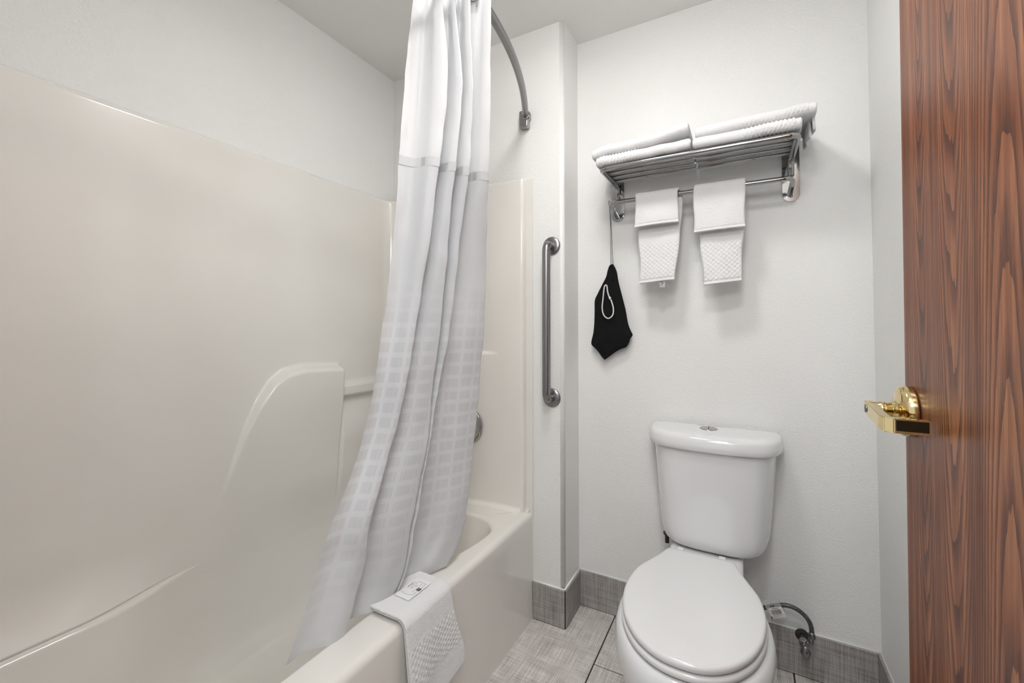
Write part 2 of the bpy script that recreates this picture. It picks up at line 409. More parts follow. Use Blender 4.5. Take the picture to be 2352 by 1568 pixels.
def depth(x, y, z, nx, ny):
    d = 0.0
    if nx > 0.99 and x < -1.3:                                         # back panel
        zt = lerp_tab(ztop, y)
        ins = sstep(zt+0.004, zt-0.030, z) * sstep(0.70, 1.12, y) * sstep(1.298, 1.292, y)
        fade = 0.15 + 0.85*sstep(0.55, 0.98, z)
        d += 0.052*ins*fade
        if y > 1.292:                                     # soap ledge in the bay beside it
            e = sstep(1.292, 1.305, y)
            d += e*0.030*sstep(0.888, 0.905, z)*sstep(0.952, 0.944, z)
            d += e*(0.052*fade + 0.012*sstep(0.93, 0.45, z))*sstep(0.885, 0.70, z)
            d += e*0.003*sstep(0.962, 0.958, z)
        else:
            d += 0.012*sstep(0.93, 0.45, z)*sstep(0.7, 1.29, y)
        d *= 1 - sstep(0.62, 0.72, y)*sstep(0.60, 0.435, z)
        if z < 0.43: d = 0.0029 + (0.43-z)/0.07*0.0018 if y > 0.70 else -0.001
        else: d += 0.0029*sstep(0.55, 0.43, z) + 0.055*sstep(0.72, 0.45, y)*max(0.0, min(1.0, (0.56-z)/0.13))**2
    elif ny < -0.99:                                      # end panel
        w_ = sstep(-0.92, -1.16, x)*0.060
        d += w_*sstep(1.094, 1.084, z)*(0.35+0.65*sstep(0.5, 0.9, z)) + 0.02*sstep(0.45, 0.43, z)**2
    else:
        if ny < -0.5 and x < -1.3: d += 0.060*sstep(1.094, 1.084, z)*(-ny)*(0.35+0.65*sstep(0.5, 0.9, z))
        if nx > 0.5 and x < -1.3: d += nx*(0.04*sstep(0.93, 0.55, z))
    return d
path = plan_path(); zs = []
z = 0.3645
while z < 1.828: zs.append(z); z += 0.0055
zs += [1.832, 1.836, 1.8395]
rings = []; vs, fs = [], []
for zi, z in enumerate(zs):
    for (x, y, nx, ny) in path:
        d = depth(x, y, z, nx, ny)
        rd = 0.0 if z < 1.83 else (0.002 if z < 1.834 else (0.005 if z < 1.838 else 0.011))
        d -= rd
        vs.append((x+nx*d, y+ny*d, z))
n = len(path)
for i in range(len(zs)-1):
    for j in range(n-1): fs.append((i*n+j, i*n+j+1, (i+1)*n+j+1, (i+1)*n+j))
# light smoothing of the moulded relief
me_s = from_data('surround_panel', vs, fs, M_FIBER, None, True)
TU(me_s)
# tub basin: rings from the floor edge of the apron, over the rolled rim, down into the bowl
def outline(t, x0, x1, y0, y1, r, bow=0.0):
    """rounded rectangle point at parameter t in 0..1 (fixed count per side so rings match)"""
    pass
NS, NC = 26, 8
XLF = 0.0568
def ring(x0, x1, y0, y1, r, z, xr=None, qo=0.0):
    P = []
    r = max(r, 0.0005)
    def side(a, b):
        for i in range(NS): P.append((a[0]+(b[0]-a[0])*i/NS, a[1]+(b[1]-a[1])*i/NS))
    def corner(cx, cy, a0):
        for i in range(NC): a = a0+PI/2*i/NC; P.append((cx+r*math.cos(a), cy+r*math.sin(a)))
    side((x1, y0+r), (x1, y1-r)); corner(x1-r, y1-r, 0)
    side((x1-r, y1), (x0+r, y1)); corner(x0+r, y1-r, PI/2)
    side((x0, y1-r), (x0, y0+r)); corner(x0+r, y0+r, PI)
    side((x0+r, y0), (x1-r, y0)); corner(x1-r, y0+r, 3*PI/2)
    out = []
    for x, y in P:
        if xr: 
            wgt = sstep(-1.2, x1, x) ; x = x + wgt*xr(y)
            if XLF: x -= (XLF+qo)*sstep(-1.25, x0, x)*sstep(0.50, 0.78, y)
        out.append(Vector((x, y, z)))
    return out
y0o, y1o = 0.10, YP-0.004
bow = lambda y: 0.018*sstep(1.60, 1.15, y)*sstep(0.0, 0.5, y)
inb = lambda y: -0.048*sstep(1.36, 1.02, y)
rs = [ring(XW, -0.781, y0o, y1o, 0.001, 0.0), ring(XW, -0.783, y0o, y1o, 0.001, 0.05), ring(XW, -0.786, y0o, y1o, 0.001, 0.37)]
RR = 0.022
for i in range(7):
    a = PI/2*i/6; rs.append(ring(XW, -0.786-RR+RR*math.cos(a), y0o, y1o, 0.001, 0.43-RR+RR*math.sin(a), bow if False else None))
ix0, ix1, iy0, iy1 = -1.505, -0.850, 0.20, 1.500
rs.append(ring(ix0-0.008, ix1+0.010, iy0-0.01, iy1+0.010, 0.12, 0.430, inb))
for i in range(1, 7):
    a = PI/2*i/6; q = 0.016
    rs.append(ring(ix0-0.008+q*math.sin(a), ix1+0.010-q*math.sin(a), iy0-0.01+q*math.sin(a), iy1+0.010-q*math.sin(a), 0.12, 0.430-q+q*math.cos(a), inb, q*math.sin(a)))
for z, s_, r in ((0.36, 0.018, 0.125), (0.26, 0.035, 0.13), (0.16, 0.055, 0.13), (0.10, 0.085, 0.12), (0.075, 0.13, 0.10), (0.068, 0.20, 0.06)):
    rs.append(ring(ix0+0.008+s_, ix1-0.006-s_, iy0+0.01+s_*2.0, iy1-0.006-s_, r, z, (lambda s_: (lambda y: inb(y)*(1-s_*4)))(s_), {0.36: 0.030, 0.26: 0.026, 0.16: 0.012}.get(z, 0.0)))
bas = loft('tub_basin', rs, M_FIBER, None, cap0=False, cap1=True); TU(bas)
m_ = bas.modifiers.new('sub', 'EDGE_SPLIT'); m_.split_angle = math.radians(50)
TU(box('flange', (-0.8135, YP-0.006, 0.0), (-0.784, YP-0.001, 1.835), M_FIBER, None, 0.0015, 2))
# control valve on the end panel, half hidden by the curtain
t = thing('shower_valve', (-1.086, YE, 0.770), 'round chrome shower control plate on the tub end wall', 'valve'); U_ = under(t)
o_ = Vector((-1.086, YE-0.0265, 0.770))
U_(lathe('escutcheon', o_+Vector((0, 0.004, 0)), (0, -1, 0), [(0.0, 0), (0.083, 0), (0.084, 0.004), (0.080, 0.009), (0.062, 0.012), (0.0, 0.014)], M_CHROME, n=48))
U_(lathe('screw', o_+Vector((0.036, -0.007, 0.012)), (0, -1, 0), [(0, 0), (0.006, 0), (0.006, 0.003), (0.004, 0.005), (0, 0.005)], M_DSTEEL, n=16))
U_(lathe('handle_hub', o_+Vector((0, -0.009, 0)), (0, -1, 0), [(0, 0), (0.022, 0), (0.020, 0.03), (0.016, 0.042), (0, 0.044)], M_CHROME))
U_(tube('handle', [o_+Vector((0, -0.035, 0)), o_+Vector((-0.02, -0.045, -0.04)), o_+Vector((-0.03, -0.05, -0.075))], 0.008, M_CHROME, n=12))

# ------------------------------------------------------------------ curtain rod and curtain
rod = thing('curtain_rod', (-0.818, YP, 2.085), 'curved brushed steel shower curtain rod fixed to the alcove wall', 'rod'); RD = under(rod)
rx = lambda y: -0.620 - 0.345*(y-0.87)**2
RD(tube('rod', [(rx(YF+0.02+i*(1.618-YF-0.02)/60), YF+0.02+i*(1.618-YF-0.02)/60, 2.10) for i in range(61)], 0.0127, M_STEEL, n=20))
RD(box('bracket', (-0.838, YP-0.030, 2.052), (-0.796, YP, 2.128), M_CHROME, None, 0.009, 4))
RD(lathe('socket', (-0.812, YP-0.002, 2.10), (0.42, -1, 0), [(0, 0), (0.019, 0), (0.019, 0.030), (0.016, 0.034), (0, 0.034)], M_CHROME))
RD(lathe('screw', (-0.817, YP-0.029, 2.066), (0, -1, 0), [(0, 0), (0.0045, 0), (0.0035, 0.002), (0, 0.002)], M_DSTEEL, n=12))
RD(box('bracket', (rx(0.1)-0.02, YF, 2.052), (rx(0.1)+0.02, YF+0.03, 2.128), M_CHROME, None, 0.009, 4))

CUR = [
[(-0.745, 0.862, 2.069), (-0.693, 0.894, 2.071), (-0.666, 0.91, 2.073), (-0.632, 0.931, 2.075), (-0.632, 0.931, 2.075), (-0.585, 0.961, 2.078)],
[(-0.75, 0.855, 1.832), (-0.696, 0.912, 1.846), (-0.671, 0.94, 1.853), (-0.653, 0.962, 1.859), (-0.653, 0.962, 1.859), (-0.62, 1.004, 1.871)],
[(-0.76, 0.855, 1.657), (-0.725, 0.914, 1.652), (-0.705, 0.952, 1.649), (-0.687, 0.989, 1.646), (-0.687, 0.989, 1.646), (-0.66, 1.048, 1.644)],
[(-0.79, 0.853, 1.374), (-0.774, 0.906, 1.381), (-0.756, 0.971, 1.388), (-0.746, 1.009, 1.393), (-0.746, 1.009, 1.393), (-0.72, 1.124, 1.406)],
[(-0.815, 0.84, 1.145), (-0.806, 0.891, 1.143), (-0.791, 0.982, 1.139), (-0.786, 1.012, 1.138), (-0.786, 1.012, 1.138), (-0.765, 1.177, 1.132)],
[(-0.85, 0.818, 0.918), (-0.844, 0.863, 0.909), (-0.83, 0.988, 0.883), (-0.829, 0.995, 0.882), (-0.828, 1.018, 0.879), (-0.81, 1.205, 0.838)],
[(-0.875, 0.75, 0.716), (-0.87, 0.805, 0.695), (-0.859, 0.95, 0.64), (-0.858, 0.962, 0.636), (-0.856, 1.016, 0.623), (-0.845, 1.194, 0.547)],
[(-0.888, 0.722, 0.62), (-0.881, 0.803, 0.582), (-0.872, 0.939, 0.519), (-0.872, 0.946, 0.516), (-0.87, 0.993, 0.504), (-0.862, 1.132, 0.446)],
[(-0.913, 0.66, 0.427), (-0.905, 0.767, 0.431), (-0.899, 0.914, 0.438), (-0.893, 0.931, 0.439), (-0.885, 0.965, 0.440), (-0.868, 1.136, 0.436)]]
ctrl = [[Vector(p) for p in row] for row in CUR]
top = [p + Vector((0, 0, 0.02)) for p in ctrl[0]]
def col_spline(i, k=10): return spline([top[i]] + [row[i] for row in ctrl], k)
cols = [col_spline(i) for i in range(6)]
NR = len(cols[0])
def pleat_rows(front):
    """front: list of (left col, right col) of each visible pleat; returns rows of points across"""
    rows = []
    for r in range(NR):
        L, Rr = cols[0][r], cols[5][r]
        along = (Rr - L); along.z = 0; along.normalize(); nrm = Vector((along.y, -along.x, 0))
        if nrm.x < 0: nrm = -nrm                          # toward the room
        tdown = r/(NR-1)
        amp = 0.031*(1-0.40*tdown)
        pts = []
        for k_, (a, b) in enumerate(front):
            A, B = cols[a][r], cols[b][r]; wdt = (B-A).length
            back = min(0.030, 0.35*wdt+0.006)
            pts += [A - along*back*0.9 - nrm*amp*0.9, A - along*back*0.2 - nrm*amp*1.0,
                    A.lerp(B, 0.20) - nrm*amp*0.85, A.lerp(B, 0.40) - nrm*amp*0.30, A.lerp(B, 0.60) + nrm*amp*0.62,
                    A.lerp(B, 0.94) + nrm*amp*0.98, B + nrm*amp*0.60, A.lerp(B, 0.93) + nrm*amp*0.15]
        rows.append(pts)
    return rows
rows = pleat_rows([(0, 1), (1, 2), (2, 3), (4, 5)])
fine = []
for r, pts in enumerate(rows):
    sp = spline(pts, 5); ww = []
    for j, p in enumerate(sp):
        q = Vector((p.x*9+3, p.y*9, p.z*4.5)); q2 = Vector((p.x*30, p.y*30+7, p.z*17))
        ww.append(p + Vector((noise.noise(q)*0.006 + noise.noise(q2)*0.0042, noise.noise(q+Vector((9, 2, 4)))*0.003, 0)))
    fine.append(ww)
# resample vertically for smoothness and arclength uvs
nu = len(fine[0]); us = [0.0]
mid = fine[NR//2]
for a, b in zip(mid, mid[1:]): us.append(us[-1] + (b-a).length)
def strip(name, r0, r1, m, off=0.0, thick=0.0):
    vs, uv, fs = [], [], []
    for r in range(r0, r1+1):
        for j in range(nu):
            p = fine[r][j]; vs.append(p + Vector((off, 0, 0))); uv.append((us[j], -p.z))
    for i in range(r1-r0):
        for j in range(nu-1): fs.append((i*nu+j, i*nu+j+1, (i+1)*nu+j+1, (i+1)*nu+j))
    return from_data(name, vs, fs, m, None, True, uv=uv)
cur = thing('shower_curtain', (-0.68, 0.92, 2.08), 'white shower curtain gathered in long pleats and hanging into the tub', 'curtain'); CU = under(cur)
SEAM = 30                                     # row index of the seam between sheer top and patterned body
CU(strip('sheer_panel', 0, SEAM+1, M_SHEER)); cur.children[-1]['label'] = 'plain sheer upper panel'
b_ = strip('cloth_body', SEAM, NR-1, M_CURT); CU(b_); b_['label'] = 'lower cloth with woven square pattern'
h_ = strip('hem_band', SEAM, SEAM+1, M_BAND, 0.0016); CU(h_)
h2 = strip('header_band', 0, 8, M_BAND, 0.0016); CU(h2)
# liner behind
lv, lf, luv = [], [], []
for r in range(NR):
    L, Rr = cols[0][r], cols[5][r]; tdown = r/(NR-1)
    for j in range(25):
        t_ = j/24; p = L.lerp(Rr, 0.04 + 0.90*t_)
        lv.append(p + Vector((-0.034 + 0.006*math.sin(t_*22) - 0.004*tdown, 0.0, 0))); luv.append((t_, p.z))
for i in range(NR-1):
    for j in range(24): lf.append((i*25+j, i*25+j+1, (i+1)*25+j+1, (i+1)*25+j))
CU(from_data('liner', lv, lf, M_LINER, None, True, uv=luv, label='plain white liner behind the curtain'))
for i in range(6):
    y_ = 0.868+0.018*i
    o = tube('curtain_ring', [(rx(y_)+0.021*math.cos(a), y_, 2.094+0.021*math.sin(a)) for a in [2*PI*q/20 for q in range(20)]], 0.0018, M_CHROME, n=6, closed=True); CU(o)

# ------------------------------------------------------------------ grab bar
gb = thing('grab_bar', (-0.6985, YP, 0.9115), 'brushed steel vertical grab bar on the narrow wall beside the tub', 'grab bar'); GB = under(gb)
GB(tube('bar', bend([(-0.6985, YP-0.004, 1.538), (-0.6985, YP-0.056, 1.538), (-0.6985, YP-0.056, 0.9115), (-0.6985, YP-0.004, 0.9115)], 0.032, 10), 0.0165, M_STEEL, n=24))
for z in (1.538, 0.9115):
    GB(lathe('flange', (-0.6985, YP, z), (0, -1, 0), [(0, 0), (0.0385, 0), (0.0385, 0.003), (0.036, 0.006), (0.024, 0.009), (0, 0.010)], M_STEEL, n=40))

# ------------------------------------------------------------------ towel rack
rk = thing('towel_rack', (-0.155, YB, 1.65), 'polished steel hotel towel rack with shelf rails and lower bar', 'towel rack'); RK = under(rk)
def plate(cx):
    bm = bmesh.new(); w2 = 0.0265; z0, z1 = 1.650, 1.872; pts = []
    for i in range(13): a = PI + PI*i/12; pts.append((cx+w2*math.cos(a), z0+w2+w2*math.sin(a)))
    for i in range(13): a = PI*i/12; pts.append((cx+w2*math.cos(a), z1-w2+w2*math.sin(a)))
    f = bm.faces.new([bm.verts.new((x, YB-0.0005, z)) for x, z in pts])
    r = bmesh.ops.extrude_face_region(bm, geom=[f]); bmesh.ops.translate(bm, verts=[v for v in r['geom'] if isinstance(v, bmesh.types.BMVert)], vec=(0, -0.005, 0))
    bmesh.ops.bevel(bm, geom=[e for e in bm.edges if all(v.co.y < YB-0.004 for v in e.verts)], offset=0.0018, segments=2, affect='EDGES')
    RK(from_bm('wall_plate', bm, M_CHROME))
    RK(lathe('screw', (cx, YB-0.0055, 1.669), (0, -1, 0), [(0, 0), (0.0055, 0), (0.0045, 0.002), (0.002, 0.0025), (0, 0.001)], M_DSTEEL, n=16))
XA, XB = -0.4665, 0.1545
plate(XA); plate(XB)
ZS = 1.797
RK(tube('shelf_frame', bend([(XA+0.002, YB-0.006, ZS-0.055), (XA+0.002, YB-0.016, ZS), (XA, 1.568, ZS), (XB, 1.568, ZS), (XB, YB-0.016, ZS), (XB, YB-0.006, ZS-0.055)], 0.024, 10), 0.0105, M_CHROME, n=18))
for y in (1.622, 1.673, 1.724):
    RK(tube('rail', [(XA+0.004, y, ZS+0.001), (XB-0.004, y, ZS+0.001)], 0.0043, M_CHROME, n=12))
RK(tube('hanging_bar', bend([(XA-0.001, YB-0.004, 1.668), (XA-0.004, 1.700, 1.7035), (XB-0.002, 1.700, 1.7035), (XB-0.004, YB-0.004, 1.675)], 0.030, 10), 0.0085, M_CHROME, n=18))

# ------------------------------------------------------------------ towels
def ribbon(name, path, lo, hi, t, wax, m, disp=None, warp=None, nx=60, rnd=None, hem=None, label=None):
    """solid cloth: rounded-rectangle section (width x thickness) swept along a path.
    wax: width axis; lo/hi(s) give the width limits; disp(x, s, side) raises the surface; hem: s-range test for flat hem"""
    P = [Vector(p) for p in path]; W = Vector(wax).normalized(); L = [0.0]
    for a, b in zip(P, P[1:]): L.append(L[-1]+(b-a).length)
    rings = []; q = t*0.5; e = 5
    faces_hem = []
    for i, p in enumerate(P):
        T = (P[min(i+1, len(P)-1)] - P[max(i-1, 0)]).normalized(); Nn = W.cross(T).normalized()
        s = L[i]; x0, x1 = lo(s), hi(s)
        endf = 1.0
        de = min(s, L[-1]-s)
        if de < q: endf = math.sqrt(max(0.03, 1-((q-de)/q)**2))
        ringp = []
        def add(x, h, side):
            dd = disp(x, s, side) if disp and abs(side) > 0.5 else 0.0
            pt = p + W*x + Nn*(h*endf + dd*(1 if side > 0 else -1)*min(1, de/0.006, (x-x0)/0.006 if x > x0 else 0, (x1-x)/0.006 if x < x1 else 0))
            if warp: pt = warp(pt, x, s)
            ringp.append(pt)
        for j in range(nx+1): add(x0+q + (x1-x0-2*q)*j/nx, q, 1)
        for j in range(1, e): a = PI/2 - PI*j/e; add(x1-q+q*math.cos(a), q*math.sin(a), 0)
        for j in range(nx+1): add(x1-q - (x1-x0-2*q)*j/nx, -q, -1)
        for j in range(1, e): a = -PI/2 - PI*j/e; add(x0+q+q*math.cos(a), q*math.sin(a), 0)
        rings.append(ringp)
    o = loft(name, rings, m, None, label=label)
    return o, L[-1]
def walk(pts, step):
    P = [Vector(p) for p in pts]; out = [P[0]]; acc = 0
    for a, b in zip(P, P[1:]):
        d = (b-a).length; n_ = max(1, int(round(d/step)))
        for i in range(1, n_+1): out.append(a.lerp(b, i/n_))
    return out
def honey(p, q, amp, x, y):
    return amp*max(-0.25, math.cos(2*PI*x/p)*math.cos(2*PI*y/q))
# hanging face towels
def hanging(label, xw_top, xw_bot, zf, zb, tilt, layers_right, seed, tagtab):
    t = thing('face_towel', (sum(xw_top)/2, 1.70, zb), label, 'towel', None); TW = under(t)
    yb_, zbar, rr = 1.700, 1.7035, 0.0165
    front = [(0, yb_-rr-0.004, zf), (0, yb_-rr-0.003, zf+0.03), (0, yb_-rr, zbar-0.01)]
    arc = [(0, yb_-rr*math.cos(a), zbar+rr*math.sin(a)) for a in [PI*i/10 for i in range(11)]]
    back = [(0, yb_+rr-0.001, zbar-0.04), (0, yb_+rr-0.006, zbar-0.12), (0, yb_+rr-0.014, zb+0.12), (0, yb_+rr-0.022, zb+0.04), (0, yb_+rr-0.024, zb)]
    pth = walk(front + arc + back, 0.0026)
    Lf = (zbar-zf)
    tot = sum((b-a).length for a, b in zip(pth, pth[1:]))
    lo = lambda s: xw_top[0] + (xw_bot[0]-xw_top[0])*sstep(Lf+0.03, tot, s) - 0.002*math.sin(s*40+seed)
    hi = lambda s: xw_top[1] + (xw_bot[1]-xw_top[1])*sstep(Lf+0.03, tot, s) + 0.002*math.sin(s*33+seed) + layers_right*sstep(Lf, Lf+0.04, s)*sstep(tot, tot-0.2, s)
    def disp(x, s, side):
        e = tot - s
        a = 0.0
        if 0.014 < e < 0.150: a = honey(0.0170, 0.0165, 0.0023, x, e)
        elif e <= 0.014 or s < 0.012: a = -0.0018
        return a
    def warp(pt, x, s):
        c = (x - xw_top[0])/(xw_top[1]-xw_top[0])
        fr = sstep(Lf, 0, s)
        bk = sstep(Lf+0.06, tot, s)
        dz = tilt*(c-0.5)*fr
        dy = -0.010*fr*math.sin(c*PI)*(0.6+0.4*math.sin(seed)) + 0.004*noise.noise(Vector((x*18, s*14, seed)))
        dy += bk*0.006*math.sin(c*5+seed)
        return pt + Vector((0, dy, dz + bk*0.010*(c-0.5)*(1 if seed < 2 else 1.6)))
    o, _ = ribbon('cloth', pth, lo, hi, 0.013, (1, 0, 0), M_TERRY, disp, warp, nx=int((xw_top[1]-xw_top[0])/0.0026)); TW(o)
    # flat woven hems at both ends
    def hemband(s0, s1):
        sub = []; acc = 0.0
        for a, b in zip(pth, pth[1:]):
            if s0 <= acc <= s1: sub.append((a, acc))
            acc += (b-a).length
        vs, fs = [], []; n_ = 30; 
        for a, s in sub:
            for j in range(n_+1):
                x = lo(s)+0.001 + (hi(s)-lo(s)-0.002)*j/n_
                nrm = -1 if s < tot/2 else -1
                vs.append(warp(Vector((x, a.y - 0.0068, a.z)), x, s))
        for i in range(len(sub)-1):
            for j in range(n_): fs.append((i*(n_+1)+j, i*(n_+1)+j+1, (i+1)*(n_+1)+j+1, (i+1)*(n_+1)+j))
        TW(from_data('hem', vs, fs, M_HEM, None, True))
    hemband(0.001, 0.011); hemband(tot-0.013, tot-0.001)
    if tagtab:
        x0, z0 = tagtab
        lb = loft('care_label', [[Vector((x0+dx, 1.694+dy, z)) for dx, dy in ((-w_, -0.0004), (w_, -0.0004), (w_, 0.0004), (-w_, 0.0004))] for z, w_ in ((z0+0.012, 0.011), (z0-0.010, 0.0105), (z0-0.026, 0.009))], M_LABEL); TW(lb)
        bm = bmesh.new()
        for i, (a, b, c_, d) in enumerate(((-0.007, -0.004, 0.001, -0.0055), (-0.004, -0.010, 0.004, -0.0115), (0.001, -0.004, 0.0022, -0.017), (-0.007, -0.015, -0.001, -0.0165))):
            bm_box(bm, (x0+min(a, c_), 1.6932, z0+min(b, d)), (x0+max(a, c_), 1.6936, z0+max(b, d)))
        p_ = from_bm('print', bm, M_BLACK); p_.parent = lb; p_.matrix_parent_inverse = Matrix.Identity(4)
        p_.matrix_parent_inverse = lb.matrix_parent_inverse.inverted() @ Matrix.Identity(4) if False else Matrix.Identity(4)
    return t
hanging('white face towel folded over the bar nearer the black bag, care label below', (-0.3665, -0.2085), (-0.352, -0.222), 1.588, 1.374, 0.004, 0.011, 1, (-0.270, 1.378))
hanging('wider white face towel folded over the bar on the right', (-0.156, 0.0095), (-0.126, -0.006), 1.546, 1.357, 0.006, 0.004, 3, None)

# bath towels folded on the shelf
def shelf_towel(label, x0, x1, yf, yb, z0, zmid, hc, warpf, seed):
    """z0 lower face; folded once: bottom layer, front fold, top layer"""
    t = thing('folded_bath_towel', ((x0+x1)/2, (yf+yb)/2, z0), label, 'towel', 'folded bath towels on the rack shelf' if False else None); TW = under(t)
    th = 0.017; r = 0.0105
    zb, zt = z0+th/2, z0+th/2+2*r
    pth = walk([(0, yb, zb), (0, yf+r+th/2, zb)] + [(0, yf+th/2+r-r*math.sin(a), zb+r-r*math.cos(a)) for a in [PI*i/10 for i in range(11)]] + [(0, yb, zt)], 0.0024)
    lo = lambda s: x0; hi = lambda s: x1
    hs, he, hemx = hc                          # honeycomb x-range and hem x-limit
    def disp(x, s, side):
        if hs < x < he: return honey(0.0115, 0.0120, 0.0021, x, s)*sstep(hs, hs+0.01, x)*sstep(he, he-0.004, x)*1.35
        if (hemx < hs and x < hs) or (hemx > he and x > he): return -0.0022
        return 0.0
    def warp(pt, x, s):
        q = pt + Vector((0, 0, warpf(x, pt.y)))
        q.z += 0.0022*noise.noise(Vector((x*22, pt.y*22, seed)))
        q.y += 0.004*noise.noise(Vector((x*9, seed*3.1, 0)))
        return q
    o, _ = ribbon('cloth', pth, lo, hi, th, (1, 0, 0), M_TERRY, disp, warp, nx=int((x1-x0)/0.0023)); TW(o)
    return t, TW
ZT = ZS + 0.0105
lb_w = lambda x, y: 0.002 + 0.016*sstep(-0.45, -0.17, x)*0.55 - 0.010*sstep(-0.44, -0.50, x)
shelf_towel('lower folded white bath towel at the left end of the rack shelf', -0.483, -0.151, 1.549, 1.785, ZT, 0, (-0.468, -0.325, -0.5), lambda x, y: -0.001 + 0.004*sstep(-0.30, -0.17, x) - 0.006*sstep(-0.45, -0.50, x), 1)
shelf_towel('upper folded white bath towel at the left, its inner corner lifted', -0.500, -0.158, 1.555, 1.780, ZT+0.041, 0, (-0.480, -0.300, -0.6), lambda x, y: 0.003*sstep(-0.45, -0.3, x) + 0.020*sstep(-0.30, -0.16, x) - 0.012*sstep(-0.44, -0.51, x), 2)
shelf_towel('lower folded white bath towel at the right with knobbly woven band', -0.146, 0.1655, 1.549, 1.785, ZT, 0, (0.000, 0.148, 0.2), lambda x, y: -0.001 + 0.004*sstep(-0.05, 0.14, x), 3)
tR, TWR = shelf_towel('upper folded white bath towel at the right, overhanging the shelf end', -0.139, 0.205, 1.565, 1.780, ZT+0.042, 0, (-0.010, 0.182, 0.3), lambda x, y: 0.004*sstep(-0.06, 0.02, x) - 0.002*sstep(0.0, 0.1, x) + 0.004*sstep(0.05, 0.2, x), 4)
for i, (xa, ya, yb2, zt_, zb_) in enumerate(((0.200, 1.600, 1.700, 1.885, 1.822), (0.190, 1.630, 1.765, 1.88, 1.806))):
    pth = walk([(xa-0.045, 0, zt_), (xa-0.012, 0, zt_-0.002), (xa, 0, zt_-0.016), (xa+0.002, 0, zb_)], 0.004)
    o, _ = ribbon('draped_end', [(p.x, 0, p.z) for p in pth], lambda s, a=ya: a + 0.10*s, lambda s, b=yb2: b - 0.05*s, 0.008, (0, 1, 0), M_TERRY, None,
                  (lambda pt, x, s: pt + Vector((0.004*math.sin(x*70)*s*8, 0, 0.05*(x-1.66)))), nx=24); TWR(o)

# ------------------------------------------------------------------ drawstring bag
BL = [(-0.493, 1.462), (-0.497, 1.459), (-0.504, 1.44), (-0.51, 1.415), (-0.528, 1.381), (-0.546, 1.347), (-0.56, 1.317), (-0.561, 1.276), (-0.562, 1.238), (-0.564, 1.206), (-0.568, 1.174), (-0.576, 1.142), (-0.575, 1.126), (-0.56, 1.112), (-0.544, 1.095), (-0.533, 1.079), (-0.520, 1.065)]
BR = [(-0.482, 1.466), (-0.478, 1.464), (-0.465, 1.435), (-0.458, 1.393), (-0.449, 1.355), (-0.441, 1.324), (-0.429, 1.274), (-0.42, 1.221), (-0.410, 1.191), (-0.402, 1.175), (-0.402, 1.166), (-0.411, 1.155), (-0.415, 1.141), (-0.427, 1.12), (-0.449, 1.111), (-0.474, 1.097), (-0.515, 1.066)]
bag = thing('drawstring_bag', (-0.49, 1.78, 1.065), 'black velvet drawstring bag hanging from the rack bar by a thin cord', 'bag'); BG = under(bag)
bl = spline([Vector((x, 0, z)) for x, z in BL], 3); br = spline([Vector((x, 0, z)) for x, z in BR], 3)
rings = []; nb = 40
for i, (a, b) in enumerate(zip(bl, br)):
    t_ = i/(len(bl)-1); th = 0.006 + 0.012*sstep(0, 0.35, t_)*sstep(1.0, 0.62, t_) ; rg = []
    for j in range(nb):
        an = 2*PI*j/nb; c_ = math.cos(an); s_ = math.sin(an); u = (1-c_)/2
        p = a.lerp(b, u); crease = 0.0028*math.sin(u*17 + t_*3)*(1-t_*0.4) + 0.004*noise.noise(Vector((u*5, t_*6, 2)))
        if t_ < 0.16: crease += 0.0022*math.sin(i*2.1)
        rg.append(Vector((p.x, 1.779 - th*s_ - (crease if s_ > 0 else 0)*abs(s_), p.z)))
    rings.append(rg)
BG(loft('pouch', rings, M_BAG))
BG(tube('cord', [(-0.489, 1.779, 1.463), (-0.4715, 1.712, 1.62), (-0.4725, 1.700, 1.693), (-0.4725, 1.688, 1.700), (-0.4725, 1.693, 1.711), (-0.4720, 1.706, 1.711), (-0.4715, 1.712, 1.700), (-0.470, 1.714, 1.63), (-0.481, 1.779, 1.466)], 0.0011, M_BCORD, n=6))
lp = spline([(-0.502, 1.762, 1.375), (-0.511, 1.759, 1.371), (-0.516, 1.7555, 1.324), (-0.519, 1.752, 1.281), (-0.511, 1.751, 1.25), (-0.492, 1.7505, 1.238), (-0.475, 1.752, 1.252), (-0.473, 1.754, 1.28), (-0.482, 1.757, 1.311), (-0.490, 1.758, 1.324), (-0.498, 1.760, 1.349)], 6, True)
BG(tube('cord_loop', [p + Vector((0, -0.003, 0)) for p in lp], 0.0028, M_CORD, n=8, closed=True, label='white braided cord loop'))
bm = bmesh.new(); bmesh.ops.create_icosphere(bm, subdivisions=2, radius=0.0062, matrix=Matrix.Translation((-0.487, 1.752, 1.322)) @ Matrix.Diagonal((0.8, 0.8, 1.1, 1)))
BG(from_bm('knot', bm, M_CORD, None, True))

